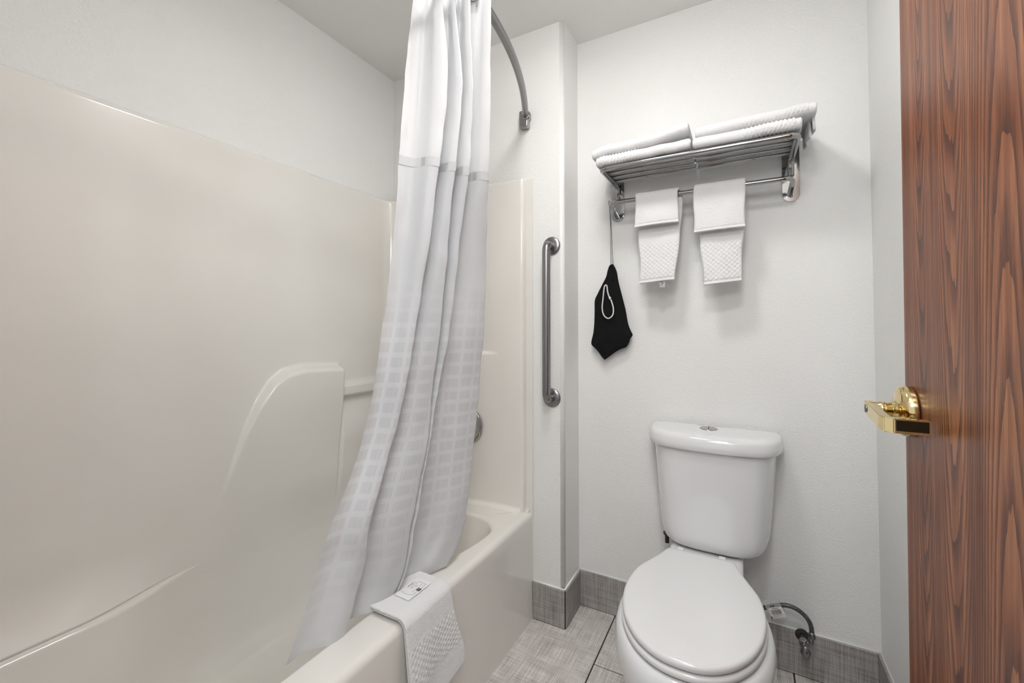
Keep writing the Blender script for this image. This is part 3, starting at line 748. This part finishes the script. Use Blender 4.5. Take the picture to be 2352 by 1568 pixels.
# ------------------------------------------------------------------ toilet
TX, TB = -0.108, -0.137
toi = thing('toilet', (-0.125, 1.55, 0), 'white china toilet with closed lid and tank', 'toilet'); TO = under(toi)
half = [(0.0, 1.587), (0.03, 1.5873), (0.065, 1.589), (0.10, 1.594), (0.13, 1.601), (0.155, 1.612), (0.176, 1.629), (0.190, 1.649), (0.200, 1.674), (0.208, 1.705), (0.214, 1.742), (0.2165, 1.768), (0.214, 1.783), (0.203, 1.790), (0.17, 1.792), (0.09, 1.792), (0.0, 1.792)]
fullp = half + [(-x, y) for x, y in reversed(half[1:-1])]
fullp = [(p.x, p.y) for p in spline([Vector((x, y, 0)) for x, y in fullp], 3, True)]
cy_ = 1.70
def tring(z, sx, off, xo=0.0, yb=None):
    out = []
    for x, y in fullp:
        d = Vector((x, (y-cy_)*1.6)); d.normalize() if d.length > 0 else None
        yy = y + d.y*off*0.9
        out.append(Vector((TX + x*sx + d.x*off + xo, min(yy, 1.796), z)))
    return out
lid_r = [tring(0.783, 1.0, 0.000), tring(0.780, 1.0, 0.005), tring(0.784, 1.0, 0.0085), tring(0.800, 1.0, 0.0085), tring(0.816, 1.0, 0.006), tring(0.824, 1.0, 0.002), tring(0.829, 1.0, -0.005), tring(0.832, 0.98, -0.012), tring(0.8335, 0.90, -0.03), tring(0.8345, 0.5, -0.05)]
TO(loft('tank_lid', lid_r, M_CHINA))
tb = [tring(0.786, 0.985, -0.008)]
for z in (0.77, 0.70, 0.62, 0.54, 0.49): 
    u = (0.786-z)/(0.786-0.44); tb.append(tring(z, 0.985-0.135*u, -0.008+0.002*u, 0.0))
for z, s_, off in ((0.468, 0.852, -0.007), (0.453, 0.85, -0.012), (0.443, 0.845, -0.022), (0.437, 0.83, -0.040), (0.435, 0.6, -0.07)):
    tb.append(tring(z, s_, off))
TO(loft('tank', list(reversed(tb)), M_CHINA))
fb = lathe('flush_button', (-0.117, 1.712, 0.8335), (0, 0, 1), [(0, 0), (0.030, 0), (0.030, 0.002), (0.028, 0.0035), (0.026, 0.003), (0.0, 0.0045)], M_CHROME, n=40); TO(fb)
gr = box('button_split', (-0.118, 1.687, 0.8370), (-0.116, 1.737, 0.8385), M_BLACK); gr.parent = fb; gr.matrix_parent_inverse = Matrix.Identity(4)
# seat outline, half widths against Y
SW = [(0.0, 1.042), (0.038, 1.046), (0.075, 1.062), (0.113, 1.095), (0.146, 1.146), (0.167, 1.204), (0.176, 1.256), (0.1785, 1.302), (0.175, 1.350), (0.165, 1.402), (0.146, 1.448), (0.128, 1.490), (0.113, 1.530), (0.104, 1.555), (0.092, 1.5655), (0.05, 1.5665), (0.0, 1.567)]
full = SW + [(-x, y) for x, y in reversed(SW[1:-1])]
full = [(p.x, p.y) for p in spline([Vector((x, y, 0)) for x, y in full], 4, True)]
def normals2(P):
    out = []; n_ = len(P)
    for i in range(n_):
        a, b = P[i-1], P[(i+1) % n_]; d = Vector((b[0]-a[0], b[1]-a[1])); d.normalize(); out.append(Vector((d.y, -d.x)))
    if out[0].y > 0: out = [-o for o in out]
    return out
nf = normals2(full)
def sring(z, off, sc=1.0, ymax=None, dome=0.0):
    out = []
    for (x, y), nn in zip(full, nf):
        X, Y = TB + (x + nn.x*off)*sc, 1.30 + (y + nn.y*off - 1.30)*sc
        if ymax: Y = min(Y, ymax)
        out.append(Vector((X, Y, z)))
    return out
TO(loft('seat_lid', [sring(0.434, -0.012), sring(0.4335, -0.003), sring(0.437, 0.0), sring(0.445, 0.0), sring(0.4495, -0.003), sring(0.4512, -0.008), sring(0.4522, -0.008, 0.94), sring(0.4535, -0.008, 0.70), sring(0.4545, -0.008, 0.35), sring(0.4548, 0, 0.05)], M_SEAT))
TO(loft('seat', [sring(0.412, -0.010), sring(0.4115, -0.002), sring(0.416, 0.003), sring(0.424, 0.003), sring(0.4285, -0.001), sring(0.4295, -0.012)], M_SEAT))
box_ = []
rim = [sring(0.406, -0.04, 1, 1.60), sring(0.4085, -0.006, 1, 1.60), sring(0.406, 0.006, 1, 1.60), sring(0.397, 0.0145, 1, 1.60), sring(0.380, 0.0205, 1, 1.60), sring(0.355, 0.022, 1, 1.60), sring(0.325, 0.017, 1, 1.60), sring(0.29, 0.004, 1, 1.60), sring(0.25, -0.018, 1, 1.60), sring(0.20, -0.046, 1, 1.6), sring(0.14, -0.066, 1, 1.6), sring(0.08, -0.074, 1, 1.6), sring(0.03, -0.072, 1, 1.6), sring(0.0, -0.066, 1, 1.6)]
TO(loft('bowl', list(reversed(rim)), M_CHINA))
# rear deck that carries tank and hinges
def rrect(cx, cy, hx, hy, r, z, n_=6):
    P = []
    for (sx, sy, a0) in ((1, 1, 0), (-1, 1, PI/2), (-1, -1, PI), (1, -1, 3*PI/2)):
        for i in range(n_+1): a = a0+PI/2*i/n_; P.append(Vector((cx+sx*(hx-r)+r*math.cos(a), cy+sy*(hy-r)+r*math.sin(a), z)))
    return P
dk = [rrect(-0.125, 1.635, 0.085, 0.13, 0.03, 0.05), rrect(-0.125, 1.635, 0.085, 0.13, 0.03, 0.28), rrect(-0.125, 1.635, 0.10, 0.135, 0.035, 0.36), rrect(-0.126, 1.635, 0.113, 0.14, 0.03, 0.395), rrect(-0.126, 1.635, 0.115, 0.14, 0.03, 0.420), rrect(-0.126, 1.635, 0.111, 0.136, 0.027, 0.430), rrect(-0.126, 1.635, 0.100, 0.125, 0.022, 0.4335)]
TO(loft('rear_deck', dk, M_CHINA))
for x in (-0.200, -0.072):
    TO(box('hinge', (x-0.011, 1.560, 0.432), (x+0.011, 1.588, 0.449), M_SEAT, None, 0.004, 3))
TO(tube('tank_bolt', [(-0.262, 1.70, 0.438), (-0.262, 1.70, 0.40)], 0.0075, M_RUBBER, n=10))
TO(lathe('bolt_washer', (-0.262, 1.70, 0.437), (0, 0, -1), [(0, 0), (0.014, 0), (0.012, 0.008), (0, 0.008)], M_RUBBER, n=16))

# ------------------------------------------------------------------ water supply
vl = thing('shutoff_valve', (0.165, YB-0.012, 0.15), 'small tarnished chrome shutoff valve in the tile base behind the toilet', 'valve'); VL = under(vl)
VL(lathe('hole_ring', (0.163, YB-TT-0.0005, 0.142), (0, -1, 0), [(0.0, 0), (0.021, 0), (0.021, 0.0012), (0.0, 0.0012)], M_DARK, n=24))
VL(tube('stub_pipe', [(0.163, YB-0.008, 0.142), (0.163, 1.757, 0.142)], 0.009, M_DSTEEL, n=14))
VL(lathe('valve_body', (0.163, 1.772, 0.142), (0, -1, 0), [(0, 0), (0.012, 0), (0.0135, 0.006), (0.0135, 0.022), (0.011, 0.030), (0.008, 0.034), (0.008, 0.05), (0, 0.05)], M_CHROME, n=20))
VL(tube('outlet', bend([(0.163, 1.757, 0.142), (0.181, 1.757, 0.146), (0.184, 1.750, 0.172)], 0.008), 0.0085, M_DSTEEL, n=12))
VL(loft('valve_handle', [[Vector((0.164+0.0135*k2*math.cos(a)*(1+0.06*math.cos(4*a)), y, 0.140+0.0205*k2*math.sin(a))) for a in [2*PI*i/32 for i in range(32)]] for y, k2 in ((1.722, 0.7), (1.720, 0.95), (1.712, 1.0), (1.709, 0.93), (1.7085, 0.2))], M_DSTEEL))
VL(lathe('screw', (0.166, 1.7085, 0.142), (0, -1, 0), [(0, 0), (0.0028, 0), (0.0022, 0.0012), (0, 0.0012)], M_BLACK, n=12))
hs = thing('supply_hose', (0.184, 1.748, 0.172), 'dark braided supply hose arching from the shutoff valve to the toilet', 'hose'); HS = under(hs)
hp = spline([(-0.21, 1.70, 0.36), (-0.16, 1.735, 0.19), (-0.08, 1.755, 0.165), (0.0, 1.752, 0.205), (0.044, 1.745, 0.228), (0.077, 1.745, 0.245), (0.103, 1.745, 0.256), (0.122, 1.745, 0.259), (0.141, 1.745, 0.256), (0.160, 1.745, 0.246), (0.175, 1.745, 0.230), (0.183, 1.746, 0.211), (0.1855, 1.747, 0.188)], 6)
HS(tube('braid', hp, 0.0068, M_BRAID, n=14))
HS(lathe('nut', (0.1855, 1.747, 0.192), (-0.05, 0.03, -1), [(0, 0), (0.008, 0), (0.009, 0.004), (0.0105, 0.008), (0.0105, 0.020), (0, 0.020)], M_DSTEEL, n=6))
tg = from_data('tag', [(0.048, 1.7355, 0.250), (0.094, 1.7355, 0.268), (0.115, 1.734, 0.226), (0.071, 1.734, 0.203), (0.048, 1.7545, 0.250), (0.094, 1.7545, 0.268), (0.117, 1.757, 0.222), (0.074, 1.757, 0.199)],
               [(0, 1, 2, 3), (5, 4, 7, 6), (4, 5, 1, 0)], M_CLEAR, None, False, 'clear plastic hose tag with barcode'); HS(tg)
def on_tag(u, v_, off=0.0):
    a = Vector((0.048, 1.7355, 0.250)); b = Vector((0.094, 1.7355, 0.268)); c_ = Vector((0.115, 1.734, 0.226)); d = Vector((0.071, 1.734, 0.203))
    return (a.lerp(b, u)).lerp(d.lerp(c_, u), v_) + Vector((0, -0.0004-off, 0))
lbq = from_data('sticker', [on_tag(*p) for p in ((0.12, 0.30), (0.97, 0.28), (0.97, 0.80), (0.12, 0.80))], [(0, 1, 2, 3)], M_CAULK); lbq.parent = tg; 
vs, fs = [], []
def qd(u0, u1, v0, v1):
    i = len(vs); vs.extend([on_tag(u0, v0, 0.0003), on_tag(u1, v0, 0.0003), on_tag(u1, v1, 0.0003), on_tag(u0, v1, 0.0003)]); fs.append((i, i+1, i+2, i+3))
random.seed(11); u = 0.20
while u < 0.88:
    w_ = random.choice((0.008, 0.012, 0.02)); qd(u, u+w_, 0.44, 0.72); u += w_ + random.choice((0.010, 0.014, 0.02))
u = 0.35
while u < 0.75: qd(u, u+0.03, 0.34, 0.39); u += 0.045
u = 0.22
while u < 0.84: qd(u, u+0.02, 0.745, 0.775); u += 0.035
qd(0.30, 0.42, 0.17, 0.23); qd(0.46, 0.56, 0.14, 0.24); qd(0.03, 0.10, 0.80, 0.97)
pr = from_data('print', vs, fs, M_BLACK); pr.parent = tg

# ------------------------------------------------------------------ bath mat on the tub rim
mt = thing('bath_mat', (-0.84, 0.94, 0.432), 'white folded bath mat draped over the tub rim with a printed label', 'bath mat'); MT = under(mt)
mp_ = [(-0.925, 0, 0.440), (-0.86, 0, 0.4405), (-0.812, 0, 0.4400)] + [(-0.806+0.030*math.sin(a), 0, 0.411+0.030*math.cos(a)) for a in [PI/2*i/9 for i in range(1, 10)]] + [(-0.772, 0, 0.36), (-0.770, 0, 0.27), (-0.7685, 0, 0.16)]
def mat_layer(dx, dz, y0, y1, t_, m, name, hc=True, cut=0.0, lab=None):
    P = [Vector((x + dx*(1 if x > -0.80 else 0), 0, z + dz*(1 if z > 0.42 else 0))) for x, _, z in mp_]
    P = walk(P, 0.0032); tot = sum((b-a).length for a, b in zip(P, P[1:]))
    lo = lambda s: y0 + 0.018*sstep(0.10, tot, s)*0.6 ; hi = lambda s: y1 + 0.026*sstep(0.16, tot, s)
    def disp(x, s, side):
        if hc and 0.215 < s < 0.335: return honey(0.0190, 0.0170, 0.0026, x, s)*sstep(0.215, 0.225, s)
        return 0.0
    def warp(pt, x, s):
        c_ = (x-y0)/(y1-y0); f = sstep(0.13, 0.40, s)
        return pt + Vector((f*(0.006 + 0.006*math.sin(c_*6.5+0.6) + 0.004*noise.noise(Vector((x*12, s*9, 1)))), 0.02*f*(c_-0.3), f*(c_-0.5)*0.075*sstep(0.2, tot, s) + 0.0012*noise.noise(Vector((x*25, s*25, 5)))))
    o, _ = ribbon(name, P, lo, hi, t_, (0, -1, 0) if False else (0, 1, 0), m, disp, warp, nx=int((y1-y0)/0.0032)); MT(o); return o
mat_layer(0.0, 0.0015, 0.853, 1.036, 0.0075, M_TERRY, 'lower_layer', False)
mat_layer(0.0085, 0.0100, 0.849, 1.041, 0.0078, M_TERRY, 'upper_layer', True)
ZM = 0.4552
lab = from_data('woven_label', [(-0.866, 0.912, ZM+0.0012), (-0.812, 0.910, ZM+0.0012), (-0.810, 1.004, ZM+0.0012), (-0.864, 1.006, ZM+0.0012)], [(0, 1, 2, 3)], M_LABEL, None, False, 'smooth grey printed label'); MT(lab)
def strokes(pls, wd, z):
    vs, fs = [], []
    for pl in pls:
        for a, b in zip(pl, pl[1:]):
            a, b = Vector((*a, 0)), Vector((*b, 0)); d = (b-a); n_ = Vector((-d.y, d.x, 0)).normalized()*wd/2
            i = len(vs); vs.extend([a+n_, b+n_, b-n_, a-n_]); fs.append((i, i+1, i+2, i+3))
    return [Vector((v.x, v.y, z)) for v in vs], fs
emb = [[(-0.859, 0.982), (-0.850, 0.988), (-0.840, 0.993), (-0.819, 0.991), (-0.819, 0.936)], [(-0.819, 0.936), (-0.836, 0.929), (-0.848, 0.930), (-0.862, 0.934)]]
txt = []
for i in range(5):                                     # small curved lettering line
    a = -0.5 + i*0.25; txt.append([(-0.8585+0.004*a*a, 0.964+a*0.020), (-0.8555+0.004*a*a, 0.968+a*0.020)]); txt.append([(-0.8585+0.004*a*a, 0.968+a*0.020), (-0.8565, 0.971+a*0.020)])
txt += [[(-0.852, 0.970), (-0.846, 0.973)], [(-0.850, 0.962), (-0.845, 0.966)], [(-0.846, 0.954), (-0.842, 0.961)], [(-0.841, 0.968), (-0.838, 0.975)], [(-0.849, 0.978), (-0.845, 0.982)]]
row = []
for i in range(6): row.append([(-0.8295, 0.945+i*0.0075), (-0.8295, 0.9495+i*0.0075)])
v1, f1 = strokes(emb, 0.0007, ZM+0.0016)
v2, f2 = strokes(txt, 0.0012, ZM+0.0016); v3, f3 = strokes(row, 0.0010, ZM+0.0016)
allv = v1+v2+v3; allf = f1 + [tuple(i+len(v1) for i in f) for f in f2] + [tuple(i+len(v1)+len(v2) for i in f) for f in f3]
sq = [(-0.827, 0.956), (-0.815, 0.956), (-0.815, 0.968), (-0.827, 0.968)]; n0 = len(allv)
allv += [Vector((x, y, ZM+0.0016)) for x, y in sq]; allf.append((n0, n0+1, n0+2, n0+3))
p_ = from_data('print', allv, allf, M_BLACK); p_.parent = lab
v4, f4 = strokes([[(-0.824, 0.960), (-0.818, 0.960), (-0.818, 0.965), (-0.824, 0.965), (-0.824, 0.960)]], 0.0008, ZM+0.0020)
p_ = from_data('white_mark', v4, f4, M_CAULK); p_.parent = lab

# ------------------------------------------------------------------ door with brass lever
LEAN = math.radians(1.7)
bm = bmesh.new(); bm_box(bm, (0.264, 0.24, 0.012), (0.299, 1.060, 2.045))
bmesh.ops.bevel(bm, geom=list(bm.edges), offset=0.0012, segments=2, affect='EDGES')
door = structure(from_bm('door_1', bm, M_WOOD), 'brown oak veneer door standing open against the right wall')
door.matrix_world = Matrix.Translation((0, 1.06, 1.05)) @ Matrix.Rotation(LEAN, 4, 'X') @ Matrix.Translation((0, -1.06, -1.05))
hd = lathe('door_handle', (0.2638, 1.022, 1.051), (-1, 0, 0), [(0.0, 0), (0.0445, 0), (0.0450, 0.003), (0.0445, 0.0145), (0.042, 0.0175), (0.034, 0.0205), (0.020, 0.023), (0.0175, 0.024), (0.0165, 0.029), (0.0, 0.029)], M_BRASS, n=56, label='polished brass lever handle')
hd.parent = door
def sub(o): o.parent = hd; return o
sub(lathe('spindle', (0.238, 1.022, 1.051), (-1, 0, 0), [(0.0, 0), (0.0125, 0), (0.0125, 0.012), (0.0145, 0.0125), (0.0145, 0.020), (0.0135, 0.021), (0.0135, 0.034), (0.0, 0.034)], M_BRASS, n=28))
# lever: angular bar running along the door, then a return toward it
bm = bmesh.new()
prof = [(0.1985, 1.036), (0.1985, 1.010), (0.1975, 0.935), (0.2010, 0.918), (0.2130, 0.9135), (0.258, 0.9135), (0.258, 0.9225), (0.2140, 0.9240), (0.2120, 0.940), (0.2120, 1.010), (0.2120, 1.036)]
f = bm.faces.new([bm.verts.new((x, y, 1.040)) for x, y in prof])
r = bmesh.ops.extrude_face_region(bm, geom=[f]); bmesh.ops.translate(bm, verts=[v for v in r['geom'] if isinstance(v, bmesh.types.BMVert)], vec=(0, 0, 0.024))
bmesh.ops.bevel(bm, geom=list(bm.edges), offset=0.0011, segments=2, affect='EDGES')
for v_ in bm.verts:
    v_.co.z += -0.0005 + (1.03-v_.co.y)*-0.06
sub(from_bm('lever', bm, M_BRASS))
sub(box('lever_dark_reflection', (0.2155, 0.9127, 1.0370), (0.2560, 0.9140, 1.0545), M_BRASSD, None, 0.0004, 1))  # thin plate painting the dark reflection on the return's front face
sub(lathe('key_cylinder', (0.1988, 1.022, 1.051), (-1, 0, 0), [(0, 0), (0.0075, 0), (0.0072, 0.0016), (0, 0.0018)], M_DSTEEL, n=20))
